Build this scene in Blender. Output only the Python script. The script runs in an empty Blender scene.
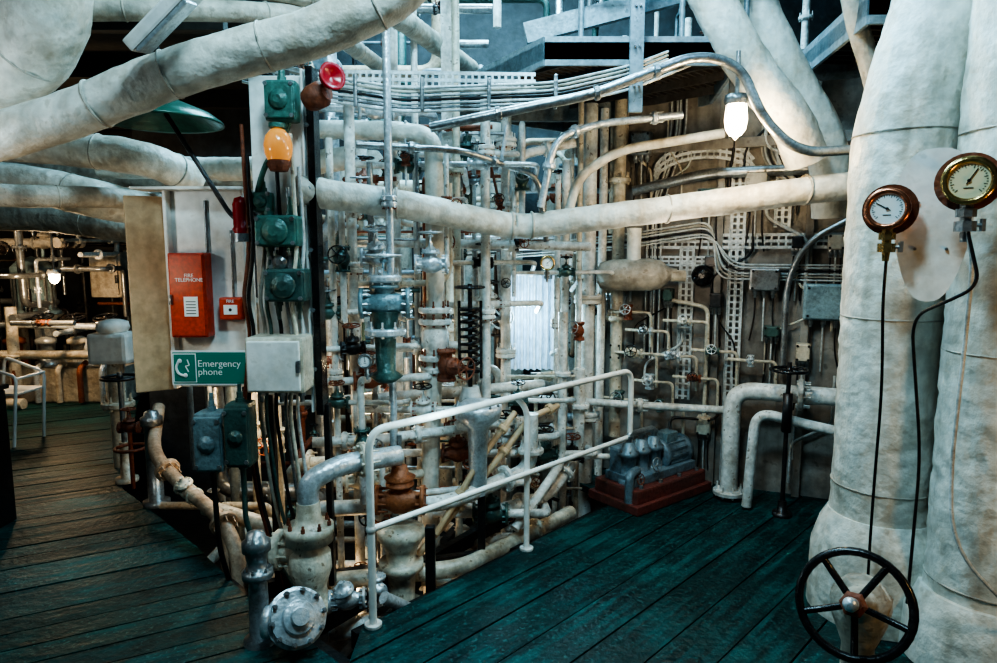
import bpy, bmesh, math, random
from mathutils import Vector, Matrix, Euler, noise
R=random.Random(7)
V=Vector
# ---------------------------------------------------------------- materials
def mat(name, base, rough=.5, metal=0., dirt=None, amt=.5, scale=6., bump=.2, bscale=30., emit=None, es=0., spec=.5, coat=0., chip=.0, streak=0., var=.70):
    m=bpy.data.materials.new(name); m.use_nodes=True
    nt=m.node_tree; N=nt.nodes; L=nt.links
    b=N['Principled BSDF']
    b.inputs['Roughness'].default_value=rough; b.inputs['Metallic'].default_value=metal
    b.inputs['Specular IOR Level'].default_value=spec
    b.inputs['Coat Weight'].default_value=coat
    b.inputs['Base Color'].default_value=(*base,1)
    tc=N.new('ShaderNodeTexCoord')
    if dirt:
        n=N.new('ShaderNodeTexNoise'); n.inputs['Scale'].default_value=scale; n.inputs['Detail'].default_value=8; n.inputs['Roughness'].default_value=.7
        L.new(tc.outputs['Object'],n.inputs['Vector'])
        r=N.new('ShaderNodeValToRGB'); r.color_ramp.elements[0].position=.62-.32*amt; r.color_ramp.elements[1].position=.84-.16*amt
        L.new(n.outputs['Fac'],r.inputs['Fac'])
        r.color_ramp.elements[0].color=(*base,1); r.color_ramp.elements[1].color=(*dirt,1)
        col=r.outputs['Color']
        def layer(col,vec,sc,lo,hi,c,f):
            q=N.new('ShaderNodeTexNoise'); q.inputs['Scale'].default_value=sc; q.inputs['Detail'].default_value=6; L.new(vec,q.inputs['Vector'])
            g=N.new('ShaderNodeMapRange'); g.inputs['From Min'].default_value=lo; g.inputs['From Max'].default_value=hi; g.inputs['To Max'].default_value=f
            L.new(q.outputs['Fac'],g.inputs['Value']); x=N.new('ShaderNodeMix'); x.data_type='RGBA'
            L.new(g.outputs['Result'],x.inputs[0]); L.new(col,x.inputs[6]); x.inputs[7].default_value=(*c,1); return x.outputs[2]
        if chip: col=layer(col,tc.outputs['Object'],scale*6,.62,.68,tuple(a*.6 for a in dirt),chip)
        if streak:
            mp=N.new('ShaderNodeMapping'); mp.inputs['Scale'].default_value=(14,14,1.3); L.new(tc.outputs['Object'],mp.inputs['Vector'])
            col=layer(col,mp.outputs['Vector'],1.0,.50,.72,dirt,streak)
        n3=N.new('ShaderNodeTexNoise'); n3.inputs['Scale'].default_value=scale*6; n3.inputs['Detail'].default_value=4
        L.new(tc.outputs['Object'],n3.inputs['Vector'])
        hs=N.new('ShaderNodeHueSaturation'); L.new(col,hs.inputs['Color'])
        mr=N.new('ShaderNodeMapRange'); mr.inputs['From Min'].default_value=.3; mr.inputs['From Max'].default_value=.7; mr.inputs['To Min'].default_value=var; mr.inputs['To Max'].default_value=1.12
        L.new(n3.outputs['Fac'],mr.inputs['Value']); L.new(mr.outputs['Result'],hs.inputs['Value'])
        L.new(hs.outputs['Color'],b.inputs['Base Color'])
    if bump:
        n2=N.new('ShaderNodeTexNoise'); n2.inputs['Scale'].default_value=bscale; n2.inputs['Detail'].default_value=6
        L.new(tc.outputs['Object'],n2.inputs['Vector'])
        bp=N.new('ShaderNodeBump'); bp.inputs['Strength'].default_value=bump; bp.inputs['Distance'].default_value=.02
        L.new(n2.outputs['Fac'],bp.inputs['Height']); L.new(bp.outputs['Normal'],b.inputs['Normal'])
    if emit:
        b.inputs['Emission Color'].default_value=(*emit,1); b.inputs['Emission Strength'].default_value=es
    return m
M={}
M['white']=mat('white_paint',(.78,.79,.76),.30,0,(.26,.18,.11),.5,5,.25,40,chip=.75,streak=.45)
M['cream']=mat('cream_paint',(.72,.66,.54),.34,0,(.24,.15,.08),.55,5,.25,40,chip=.75,streak=.45)
M['lag']=mat('lagging_cloth',(.76,.74,.67),.46,0,(.36,.28,.19),.48,2.8,.8,14,chip=.35,streak=.5,var=.76)
M['lag2']=mat('lagging_cloth_dirty',(.52,.48,.41),.5,0,(.17,.13,.09),.55,3.4,.8,16,chip=.5,streak=.5,var=.72)
M['steel']=mat('grey_steel',(.38,.40,.41),.28,.7,(.12,.085,.06),.5,9,.2,40,chip=.5)
M['silver']=mat('aluminium_paint',(.66,.71,.74),.28,.45,(.20,.18,.16),.45,9,.25,40,chip=.5)
M['dark']=mat('dark_steel',(.026,.028,.031),.35,.5,(.09,.06,.045),.5,8,.2,40)
M['black']=mat('black_paint',(.010,.010,.011),.25,.1,(.05,.04,.035),.4,12,.1,40)
M['rust']=mat('rusty_brown',(.26,.075,.035),.6,.1,(.08,.03,.02),.5,10,.4,40,chip=.5)
M['orng']=mat('rust_orange',(.38,.12,.045),.55,.1,(.12,.05,.03),.5,10,.4,40,chip=.5)
M['copper']=mat('copper_bezel',(.62,.22,.12),.25,.85,(.25,.08,.05),.4,12,.1,40)
M['pink']=mat('primer_tan',(.54,.40,.29),.45,0,(.20,.11,.06),.5,7,.3,40,chip=.5)
M['green']=mat('green_enamel',(.025,.10,.07),.3,.1,(.02,.05,.035),.5,6,.15,30)
M['teal']=mat('teal_cast_box',(.07,.19,.155),.38,.15,(.05,.07,.06),.5,8,.3,40,chip=.6)
M['dgreen']=mat('green_grey_casting',(.07,.135,.12),.36,.25,(.035,.04,.035),.5,9,.3,40,chip=.5)
M['blueg']=mat('bluegrey_box',(.22,.32,.35),.40,.2,(.08,.09,.09),.5,8,.3,40,chip=.5)
M['pump']=mat('pump_blue_grey',(.20,.28,.33),.34,.2,(.06,.06,.06),.55,8,.3,40,chip=.6)
M['red']=mat('red_paint',(.66,.06,.02),.35,0,(.45,.04,.015),.4,8,.05,40)
M['redoxide']=mat('red_oxide',(.19,.05,.04),.4,0,(.09,.04,.03),.6,7,.3,40,chip=.6)
M['brass']=mat('brass',(.72,.48,.20),.22,.9,(.30,.16,.07),.45,12,.1,40)
M['ivory']=mat('white_enamel_plate',(.84,.84,.81),.35,0,(.55,.49,.39),.38,2.5,.06,30,chip=.3,streak=.3,var=.85)
M['wood']=mat('tan_sheet',(.60,.43,.27),.5,0,(.34,.21,.11),.5,4,.1,30,streak=.3,var=.85)
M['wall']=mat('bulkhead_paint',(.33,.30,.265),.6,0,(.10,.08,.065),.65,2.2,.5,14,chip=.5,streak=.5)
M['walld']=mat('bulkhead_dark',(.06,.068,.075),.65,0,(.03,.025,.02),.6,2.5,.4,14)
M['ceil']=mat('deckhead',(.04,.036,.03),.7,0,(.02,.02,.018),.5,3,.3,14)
M['bilge']=mat('bilge_oil',(.02,.018,.016),.3,0,(.06,.04,.03),.5,5,.3,20)
M['gblue']=mat('blue_grey_steelwork',(.25,.31,.34),.45,.2,(.09,.10,.10),.55,6,.2,30,chip=.6)
M['grate']=mat('dark_grating',(.10,.09,.085),.5,.4,(.05,.035,.025),.5,6,.2,30)
M['cable']=mat('pale_cable',(.62,.64,.63),.40,0,(.20,.17,.14),.5,9,.1,40,chip=.5)
M['signg']=mat('sign_green',(.0,.24,.18),.35,0,None,bump=0)
M['signw']=mat('sign_white',(.88,.9,.89),.35,0,None,bump=0)
M['diala']=mat('dial_cream',(.85,.76,.50),.3,0,None,bump=0)
M['ink']=mat('dial_ink',(.01,.01,.01),.5,0,None,bump=0)
M['amber']=mat('amber_glass',(.85,.32,.06),.15,0,None,bump=0,emit=(1,.38,.10),es=.3,coat=.5)
M['redg']=mat('red_glass',(.35,.012,.018),.25,0,None,bump=0)
M['bulb']=mat('lamp_glass',(1,.95,.85),.3,0,None,bump=0,emit=(1,.84,.58),es=18)
M['tube']=mat('far_lamp_glass',(1,.9,.7),.3,0,None,bump=0,emit=(1,.80,.50),es=18)
M['sky']=mat('skylight_glass',(.6,.75,.9),.4,0,None,bump=0,emit=(.55,.8,1),es=2.5)
M['sheet']=mat('pale_glowing_curtain',(.62,.76,.86),.6,0,(.38,.52,.64),.5,3,.3,12,emit=(.5,.75,.95),es=.12)  # not a lamp: weak emission puts a blue window-like glow into the curtain
def plankmat(name,c1,c2,c3,rough,axis,sc=2.2,worn=.7,spk=(.13,.20,.18)):
    m=mat(name,c1,rough,0,c2,.75,sc,.5,25,spec=.35); nt=m.node_tree;N=nt.nodes;L=nt.links
    b=N['Principled BSDF']
    src=b.inputs['Base Color'].links[0].from_socket
    at=N.new('ShaderNodeAttribute'); at.attribute_name='pl'
    tc=N.new('ShaderNodeTexCoord'); rt=N.new('ShaderNodeMapping'); rt.inputs['Rotation'].default_value=(0,0,-axis); L.new(tc.outputs['Object'],rt.inputs['Vector'])
    mp=N.new('ShaderNodeMapping'); mp.inputs['Scale'].default_value=(1.8,24,1)
    L.new(rt.outputs['Vector'],mp.inputs['Vector'])
    n=N.new('ShaderNodeTexNoise'); n.inputs['Scale'].default_value=1.0; n.inputs['Detail'].default_value=8; n.inputs['Roughness'].default_value=.65; L.new(mp.outputs['Vector'],n.inputs['Vector'])
    n4=N.new('ShaderNodeTexNoise'); n4.inputs['Scale'].default_value=1.5; n4.inputs['Detail'].default_value=7; n4.inputs['Roughness'].default_value=.7; L.new(tc.outputs['Object'],n4.inputs['Vector'])
    ad=N.new('ShaderNodeMath'); ad.operation='ADD'; L.new(n.outputs['Fac'],ad.inputs[0]); L.new(n4.outputs['Fac'],ad.inputs[1])
    rr=N.new('ShaderNodeMapRange'); rr.inputs['From Min'].default_value=.98; rr.inputs['From Max'].default_value=1.28; rr.inputs['To Max'].default_value=worn
    L.new(ad.outputs[0],rr.inputs['Value'])
    mx=N.new('ShaderNodeMix'); mx.data_type='RGBA'; L.new(rr.outputs['Result'],mx.inputs[0]); L.new(src,mx.inputs[6]); mx.inputs[7].default_value=(*c3,1)
    sp=N.new('ShaderNodeTexNoise'); sp.inputs['Scale'].default_value=55; sp.inputs['Detail'].default_value=4; L.new(tc.outputs['Object'],sp.inputs['Vector'])
    sr=N.new('ShaderNodeMapRange'); sr.inputs['From Min'].default_value=.58; sr.inputs['From Max'].default_value=.68; sr.inputs['To Max'].default_value=.6; L.new(sp.outputs['Fac'],sr.inputs['Value'])
    m2=N.new('ShaderNodeMix'); m2.data_type='RGBA'; L.new(sr.outputs['Result'],m2.inputs[0]); L.new(mx.outputs[2],m2.inputs[6]); m2.inputs[7].default_value=(*spk,1)
    mu=N.new('ShaderNodeMix'); mu.data_type='RGBA'; mu.blend_type='MULTIPLY'; mu.inputs[0].default_value=1
    L.new(m2.outputs[2],mu.inputs[6]); L.new(at.outputs['Color'],mu.inputs[7]); L.new(mu.outputs[2],b.inputs['Base Color'])
    mr=N.new('ShaderNodeMapRange'); mr.inputs['From Min'].default_value=.35; mr.inputs['From Max'].default_value=.7; mr.inputs['To Min'].default_value=rough-.12; mr.inputs['To Max'].default_value=rough+.25
    L.new(n.outputs['Fac'],mr.inputs['Value']); L.new(mr.outputs['Result'],b.inputs['Roughness'])
    return m
# ---------------------------------------------------------------- builder
def frame(d):
    d=V(d).normalized(); a=V((0,0,1)) if abs(d.z)<.9 else V((1,0,0))
    x=d.cross(a).normalized(); y=d.cross(x).normalized(); return x,y,d
class B:
    def __init__(s,name): s.name=name; s.v=[];s.f=[];s.m=[];s.sm=[];s.mats=[]
    def mi(s,k):
        if k not in s.mats: s.mats.append(k)
        return s.mats.index(k)
    def add(s,vs,fs,k,smooth=True):
        o=len(s.v); s.v+= [V(a) for a in vs]; i=s.mi(k)
        for f in fs: s.f.append([a+o for a in f]); s.m.append(i); s.sm.append(smooth)
    def lathe(s,p,ax,prof,k,seg=20,smooth=True):
        x,y,d=frame(ax); p=V(p); vs=[];fs=[]
        for h,r in prof:
            for i in range(seg):
                a=2*math.pi*i/seg; vs.append(p+d*h+(x*math.cos(a)+y*math.sin(a))*max(r,1e-4))
        n=len(prof)
        for j in range(n-1):
            for i in range(seg):
                i2=(i+1)%seg; fs.append([j*seg+i,j*seg+i2,(j+1)*seg+i2,(j+1)*seg+i])
        s.add(vs,fs,k,smooth)
        for j in (0,n-1):
            if prof[j][1]>1e-3: s.add([vs[j*seg+i] for i in range(seg)],[list(range(seg))],k,False)
        return s
    def cyl(s,p0,p1,r,k,seg=16,r1=None):
        p0=V(p0);p1=V(p1); l=(p1-p0).length
        if l<1e-5: return s
        return s.lathe(p0,p1-p0,[(0,r),(l,r if r1 is None else r1)],k,seg)
    def disc(s,p,ax,r,t,k,seg=24,bev=.15):
        b=t*bev
        return s.lathe(V(p)-V(ax).normalized()*t/2,ax,[(0,r-b),(b,r),(t-b,r),(t,r-b)],k,seg,False)
    def bolts(s,p,ax,R0,n,r,h,k):
        x,y,d=frame(ax);p=V(p)
        for i in range(n):
            a=2*math.pi*i/n; q=p+(x*math.cos(a)+y*math.sin(a))*R0
            s.lathe(q,ax,[(0,r),(h,r),(h*1.01,r*.6),(h*1.5,r*.6)],k,6,False)
    def flange(s,p,ax,r,t,k,n=8,kb=None):
        s.disc(p,ax,r,t,k,24); d=V(ax).normalized()
        s.disc(V(p),ax,r*.93,t*1.25,k,20)
        s.bolts(V(p)-d*t*.95,ax,r*.8,n,r*.09,t*1.9,kb or k)
    def sph(s,p,r,k,sc=(1,1,1),seg=16,rings=10):
        vs=[];fs=[];p=V(p)
        for j in range(rings+1):
            t=math.pi*j/rings
            for i in range(seg):
                a=2*math.pi*i/seg; vs.append(p+V((math.sin(t)*math.cos(a)*sc[0],math.sin(t)*math.sin(a)*sc[1],math.cos(t)*sc[2]))*r)
        for j in range(rings):
            for i in range(seg):
                i2=(i+1)%seg; fs.append([j*seg+i,(j+1)*seg+i,(j+1)*seg+i2,j*seg+i2])
        s.add(vs,fs,k); return s
    def torus(s,p,ax,R0,r,k,seg=36,ms=10):
        x,y,d=frame(ax);p=V(p);vs=[];fs=[]
        for i in range(seg):
            a=2*math.pi*i/seg; c=x*math.cos(a)+y*math.sin(a)
            for j in range(ms):
                b=2*math.pi*j/ms; vs.append(p+c*(R0+r*math.cos(b))+d*r*math.sin(b))
        for i in range(seg):
            for j in range(ms):
                i2=(i+1)%seg;j2=(j+1)%ms; fs.append([i*ms+j,i2*ms+j,i2*ms+j2,i*ms+j2])
        s.add(vs,fs,k)
    def box(s,c,size,k,rot=(0,0,0),bev=.006,mtx=None):
        bm=bmesh.new(); bmesh.ops.create_cube(bm,size=1)
        for v in bm.verts: v.co=V((v.co.x*size[0],v.co.y*size[1],v.co.z*size[2]))
        bv=min(bev,min(size)*.3)
        if bv>0: bmesh.ops.bevel(bm,geom=bm.edges[:],offset=bv,segments=2,affect='EDGES',profile=.6)
        mm=mtx or Euler([math.radians(a) for a in rot]).to_matrix(); c=V(c)
        bm.verts.ensure_lookup_table(); 
        for i,v in enumerate(bm.verts): v.index=i
        s.add([mm@v.co+c for v in bm.verts],[[v.index for v in f.verts] for f in bm.faces],k,False); bm.free(); return s
    def bar(s,p0,p1,w,t,k,up=(0,0,1)):
        p0=V(p0);p1=V(p1);d=(p1-p0);l=d.length;d.normalize(); u=V(up)
        if abs(d.dot(u))>.95: u=V((0,1,0))
        x=d.cross(u).normalized()*w/2; z=x.cross(d).normalized()*t/2
        vs=[q+x*a+z*c for q in(p0,p1) for a,c in((-1,-1),(1,-1),(1,1),(-1,1))]
        s.add(vs,[[0,3,2,1],[4,5,6,7],[0,1,5,4],[1,2,6,5],[2,3,7,6],[3,0,4,7]],k,False)
    def tube(s,path,r,k,seg=14,fil=.12,wob=0.,cap=True):
        P=[V(p) for p in path]; Q=[P[0]]
        for i in range(1,len(P)-1):
            a,b,c=P[i-1],P[i],P[i+1]; l1=(a-b).length;l2=(c-b).length; f=min(fil,l1*.49,l2*.49)
            p0=b+(a-b).normalized()*f; p1=b+(c-b).normalized()*f
            n=7
            for j in range(n+1):
                t=j/n; Q.append(p0*(1-t)**2+b*2*t*(1-t)+p1*t*t)
        Q.append(P[-1])
        if wob:
            Z=[Q[0]]
            for a,b in zip(Q,Q[1:]):
                n=max(1,int((b-a).length/.03))
                for j in range(1,n+1): Z.append(a.lerp(b,j/n))
            Q=Z
        T=[]
        for i in range(len(Q)):
            a=Q[max(i-1,0)]; b=Q[min(i+1,len(Q)-1)]; T.append((b-a).normalized())
        x,y,d=frame(T[0]); vs=[];fs=[]
        for i,q in enumerate(Q):
            t=T[i]; x=(x-t*x.dot(t)).normalized(); y=t.cross(x)
            for j in range(seg):
                a=2*math.pi*j/seg; c=x*math.cos(a)+y*math.sin(a); rr=r
                if wob: rr=r*(1+wob*(.6*noise.noise((q+c*r)*5.0)+.6*noise.noise((q+c*r)*14.0)+.5*noise.noise((q+c*r)*30.0)))
                vs.append(q+c*rr)
        for i in range(len(Q)-1):
            for j in range(seg):
                j2=(j+1)%seg; fs.append([i*seg+j,(i+1)*seg+j,(i+1)*seg+j2,i*seg+j2])
        s.add(vs,fs,k)
        if cap:
            for i in (0,len(Q)-1): s.add([vs[i*seg+j] for j in range(seg)],[list(range(seg))],k,False)
        return s
    def wheel(s,c,ax,r,k,hub=None,spokes=5,t=.09):
        c=V(c);x,y,d=frame(ax); s.torus(c,ax,r,r*t,k); hub=hub or k
        s.lathe(c-d*r*.14,ax,[(0,r*.14),(0.02*r,r*.2),(r*.22,r*.2),(r*.28,r*.12),(r*.38,r*.12)],hub,12)
        for i in range(spokes):
            a=2*math.pi*i/spokes+.4; s.tube([c+(x*math.cos(a)+y*math.sin(a))*r*.15-d*r*.05,c+(x*math.cos(a)+y*math.sin(a))*r*.6-d*r*.08,c+(x*math.cos(a)+y*math.sin(a))*r],r*.07,k,8,r*.2)
    def valve(s,c,pd,sd,z,k,kw='dark',wheel=True,kb=None):
        c=V(c);d=V(pd).normalized();e=V(sd).normalized();kb=kb or k
        s.lathe(c,d,[(-1.55*z,0.5*z),(-1.55*z,.95*z),(-1.3*z,.95*z),(-1.3*z,.5*z),(-.8*z,.6*z),(-.3*z,.85*z),(.3*z,.85*z),(.8*z,.6*z),(1.3*z,.5*z),(1.3*z,.95*z),(1.55*z,.95*z),(1.55*z,.5*z)],k,18)
        for q in(-1.25,1.25): s.bolts(c+d*q*z-d*.22*z,d,.78*z,8,.09*z,.44*z,kb)
        s.lathe(c,e,[(.4*z,.62*z),(.95*z,.6*z),(.95*z,.9*z),(1.12*z,.9*z),(1.14*z,.82*z),(1.32*z,.85*z),(1.34*z,.6*z),(1.55*z,.4*z),(1.7*z,.22*z),(2.0*z,.2*z)],k,18)
        s.bolts(c+e*1.28*z,e,.72*z,8,.09*z,.12*z,kb)
        x,y,_=frame(e)
        if wheel:
            s.cyl(c+e*1.9*z,c+e*3.1*z,.1*z,'steel',8)
            for g in(-1,1): s.tube([c+e*1.35*z+x*g*.5*z,c+e*2.2*z+x*g*.38*z,c+e*2.6*z+x*g*.1*z],.08*z,k,6,.2*z)
            s.disc(c+e*2.6*z,e,.26*z,.2*z,k,12)
            s.wheel(c+e*2.95*z,e,1.05*z,kw)
    def tray(s,p0,p1,side,w,k,pitch=.035):
        p0=V(p0);p1=V(p1);sd=V(side).normalized();d=(p1-p0);l=d.length;d.normalize();n=sd.cross(d)
        for g in(-.42,0,.42):
            s.bar(p0+sd*w*g,p1+sd*w*g,w*.2,.006,k,up=n)
        m=int(l/pitch)
        for i in range(m):
            q=p0+d*(i+.5)*l/m; s.bar(q-sd*w*.5,q+sd*w*.5,.012,.004,k,up=n)
        for g in(-.5,.5): s.bar(p0+sd*w*g+n*.012,p1+sd*w*g+n*.012,.004,.024,k,up=n)
    def done(s,origin=None,parent=None):
        me=bpy.data.meshes.new(s.name)
        lo=V([min(v[i] for v in s.v) for i in range(3)]);hi=V([max(v[i] for v in s.v) for i in range(3)]); o=(lo+hi)/2
        me.from_pydata([v-o for v in s.v],[],s.f)
        for k in s.mats: me.materials.append(M[k])
        me.polygons.foreach_set('material_index',s.m); me.polygons.foreach_set('use_smooth',s.sm); me.update()
        ob=bpy.data.objects.new(s.name,me); ob.location=o; bpy.context.scene.collection.objects.link(ob)
        if parent: ob.parent=parent; ob.location=o-parent.location
        return ob
def pipe(name,path,r,k,fil=.12,wob=0,fl=(),seg=16,flk=None):
    b=B(name); b.tube(path,r,k,seg,fil,wob)
    for (p,ax) in fl: b.flange(p,ax,r*1.8,.03,flk or k)
    return b.done()
# ---------------------------------------------------------------- floors
def plankfloor(name,poly,dirang,width,mname,seed,th=.05,lo=.6,hi=1.15):
    rr=random.Random(seed); a=math.radians(dirang); d=V((math.cos(a),math.sin(a),0)); n=V((-d.y,d.x,0))
    ks=[V((x,y,0)).dot(n) for x,y in poly]; k=min(ks); out_v=[];out_f=[];cols=[]
    while k<max(ks):
        bm=bmesh.new(); f=bm.faces.new([bm.verts.new((x,y,0)) for x,y in poly])
        bmesh.ops.triangulate(bm,faces=[f])
        g=bm.verts[:]+bm.edges[:]+bm.faces[:]
        bmesh.ops.bisect_plane(bm,geom=g,plane_co=n*(k+.004),plane_no=n,clear_inner=True)
        g=bm.verts[:]+bm.edges[:]+bm.faces[:]
        bmesh.ops.bisect_plane(bm,geom=g,plane_co=n*(k+width-.004),plane_no=n,clear_outer=True)
        if bm.faces:
            ex=bmesh.ops.extrude_face_region(bm,geom=bm.faces[:])
            for v in ex['geom']:
                if isinstance(v,bmesh.types.BMVert): v.co.z-=th
            dz=rr.uniform(-.005,.002); c=rr.uniform(lo,hi)
            bmesh.ops.recalc_face_normals(bm,faces=bm.faces[:])
            bm.verts.ensure_lookup_table()
            o=len(out_v)
            for i,v in enumerate(bm.verts): v.index=i; out_v.append((v.co.x,v.co.y,v.co.z+dz)); cols.append(c)
            for f in bm.faces: out_f.append([v.index+o for v in f.verts])
        bm.free(); k+=width
    me=bpy.data.meshes.new(name); me.from_pydata(out_v,[],out_f); me.materials.append(M[mname])
    at=me.color_attributes.new('pl','FLOAT_COLOR','POINT')
    for i,c in enumerate(cols): at.data[i].color=(c,c,c,1)
    ob=bpy.data.objects.new(name,me); bpy.context.scene.collection.objects.link(ob); return ob
M['plL']=plankmat('deck_planks_green',(.003,.052,.050),(.002,.012,.014),(.018,.135,.130),.50,math.radians(28),2.5,.75,(.05,.17,.16))
M['plR']=plankmat('deck_plates_teal',(.001,.038,.037),(.001,.009,.012),(.006,.15,.145),.42,math.radians(46),1.8,.75,(.05,.18,.17))
plankfloor('floor',[(-.64,-1.5),(-.64,2.55),(-1.26,3.12),(-1.76,3.68),(-2.7,4.6),(-4.1,7.4),(-4.9,9.6),(-8,9.6),(-8,-1.5)],28,.15,'plL',3)
plankfloor('floor',[(-.62,-1.5),(-.62,2.83),(.80,4.36),(.60,4.7),(.55,5.2),(3.4,5.2),(3.4,-1.5)],46,.22,'plR',5,lo=.75,hi=1.15)
b=B('floor'); b.box((-1.8,4,-1.05),(12.4,11.2,.1),'bilge'); b.done()
# ---------------------------------------------------------------- room shell
wd=V((.9106,-.4132,0)); wn=V((-.4132,-.9106,0)); w0=V((.6,5.15,0))
def W(u,z,off=0.): p=w0+wd*u+wn*off; return V((p.x,p.y,z))
def wallseg(name,p0,p1,z0,z1,k,t=.08):
    b=B(name); p0=V((*p0,0));p1=V((*p1,0)); d=(p1-p0); a=math.degrees(math.atan2(d.y,d.x)); c=(p0+p1)/2
    b.box((c.x,c.y,(z0+z1)/2),(d.length,t,z1-z0),k,rot=(0,0,a),bev=0); return b.done()
n_=V((.4132,.9106,0))*.045
wallseg('wall_back',(.6+n_.x,5.15+n_.y),(3.4+n_.x,5.15-.4538*2.8+n_.y),-.1,3.0,'wall')
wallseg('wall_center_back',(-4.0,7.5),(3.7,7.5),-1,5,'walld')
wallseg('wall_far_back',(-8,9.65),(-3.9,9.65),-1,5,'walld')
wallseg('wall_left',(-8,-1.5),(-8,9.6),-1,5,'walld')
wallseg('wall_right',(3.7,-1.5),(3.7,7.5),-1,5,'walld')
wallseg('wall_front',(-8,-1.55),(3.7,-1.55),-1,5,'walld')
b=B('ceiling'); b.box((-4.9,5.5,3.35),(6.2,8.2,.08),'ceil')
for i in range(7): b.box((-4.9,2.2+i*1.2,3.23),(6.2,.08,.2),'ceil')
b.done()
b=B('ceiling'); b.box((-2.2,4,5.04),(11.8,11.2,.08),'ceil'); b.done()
b=B('window_1'); b.box((.0,5.2,4.96),(2.6,2.0,.04),'sky'); 
for i in range(5): b.box((-1.3+i*.65,5.2,4.90),(.06,2.0,.06),'gblue')
b.done()
# ---------------------------------------------------------------- railing
b=B('guard_railing')
rp=[V((-.57,2.84,0)),V((.16,3.62,0)),V((.88,4.33,0))]
up=V((0,0,.91))
b.tube([rp[0]-V((0,0,.03)),rp[0]+up,rp[2]+up,rp[2]-V((0,0,.0))],.018,'ivory',12,.09)
b.tube([rp[1],rp[1]+up*.9,rp[1]+up+(rp[0]-rp[1]).normalized()*.10],.017,'ivory',12,.07)
b.tube([rp[0]+V((0,0,.46)),rp[2]+V((0,0,.46))],.015,'ivory',12)
for p in rp: b.disc(p+V((0,0,.008)),(0,0,1),.04,.016,'white',16); b.sph(p+V((0,0,.46)),.024,'white')
b.done()
# ---------------------------------------------------------------- right lagged columns
b=B('lagged_steam_pipe'); b.tube([(1.79,3.0,0),(1.79,3.0,1.0),(1.78,3.0,2.25),(1.95,3.0,2.8),(2.05,3.0,4.9)],.210,'lag',64,.35,.05)
b.lathe((1.79,3.0,0),(0,0,1),[(0,.29),(.30,.285),(.42,.25),(.48,.218)],'lag',32)
for z in(.62,1.4,2.2): b.torus((1.79,3.0,z),(0,0,1),.212,.004,'lag2',36,6)
b.done()
b=B('lagged_steam_pipe'); b.tube([(2.02,2.6,0),(2.02,2.6,4.9)],.222,'lag',64,.35,.05)
for z in(.35,1.3,2.15): b.torus((2.02,2.6,z),(0,0,1),.224,.004,'lag2',36,6)
b.lathe((2.02,2.6,0),(0,0,1),[(0,.30),(.2,.29),(.3,.24)],'lag',32)
b.done()
b=B('gauge_mounting_plate')
gx=V((.86,-.5,0)).normalized(); gn=V((-.5,-.86,0)).normalized(); gc=V((1.625,2.52,1.79))
pts=[]
for i in range(40):
    a=2*math.pi*i/40; z=math.sin(a); w=.125*(1+.22*z); pts.append((w*math.cos(a)*(abs(math.cos(a))**-.25 if abs(math.cos(a))>.05 else 1),.285*z))
fr=[gc+gx*x+V((0,0,z)) for x,z in pts]; bk=[p-gn*.008 for p in fr]
b.add(fr+bk,[list(range(40)),[79-i for i in range(40)]]+[[i,(i+1)%40,40+(i+1)%40,40+i] for i in range(40)],'ivory',False)
b.bolts(gc+gn*.0,gn,.1,6,.006,.01,'steel')
b.bar(gc-gn*.01,V((1.79,2.8,1.79)),.05,.02,'steel')
b.bar(gc-gn*.01+V((0,0,.15)),V((1.86,2.45,1.94)),.04,.02,'steel')
b.done()
def gauge(c,ax,r,ring,backk,ang,dial):
    c=V(c);x,y,d=frame(ax); b=B('pressure_gauge')
    b.lathe(c-d*.05,ax,[(0,r*.6),(0,r*.98),(.045,r),(.045,r*1.15),(.062,r*1.15),(.068,r*1.0),(.064,r*.86),(.050,r*.86)],ring,36)
    b.disc(c+d*.002,ax,r*.86,.006,dial,36)
    f=c+d*.0065
    upv=V((0,0,1)); rt=upv.cross(d).normalized(); upv=d.cross(rt)
    for i in range(28):
        a=math.radians(225-270*i/27); q=rt*math.cos(a)+upv*math.sin(a); l=.16 if i%3==0 else .08
        b.bar(f+q*r*(.76-l),f+q*r*.76,r*.03,.001,'ink',up=d)
    a=math.radians(ang); q=rt*math.cos(a)+upv*math.sin(a); b.bar(f+d*.002-q*r*.2,f+d*.002+q*r*.65,r*.05,.0015,'ink',up=d); b.disc(f+d*.003,ax,r*.08,.004,'ink',12)
    b.bar(f-rt*r*.2-upv*r*.35,f+rt*r*.2-upv*r*.35,r*.05,.001,'ink',up=d)
    if backk: b.lathe(c-d*.075,ax,[(0,r*1.2),(.012,r*1.42),(.022,r*1.42)],backk,30)
    p=c-d*.03-V((0,0,r*1.0))
    b.lathe(p,(0,0,-1),[(0,r*.3),(r*.3,r*.3),(r*.3,r*.45),(r*.7,r*.45),(r*.7,r*.25),(r*.9,r*.25),(r*.9,r*.48),(r*1.4,r*.48),(r*1.4,r*.22),(r*1.9,r*.18)],'brass' if ring=='copper' else 'steel',8,False)
    b.cyl(p+V((0,0,-r*1.1)),p+V((0,0,-r*1.1))+rt*r*.7,r*.1,'steel',8); b.bar(p+V((0,0,-r*1.1))+rt*r*.7-upv*r*.3,p+V((0,0,-r*1.1))+rt*r*.7+upv*r*.3,.012,.014,'steel')
    b.cyl(c-d*.05,c-d*.05-d*.12,r*.25,'steel',10)
    b.done()
gauge((1.43,2.48,1.85),(-.62,-.78,.02),.066,'copper','copper',150,'signw')
gauge((1.575,2.27,1.93),(-.55,-.83,0),.070,'brass','rust',60,'diala')
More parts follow.
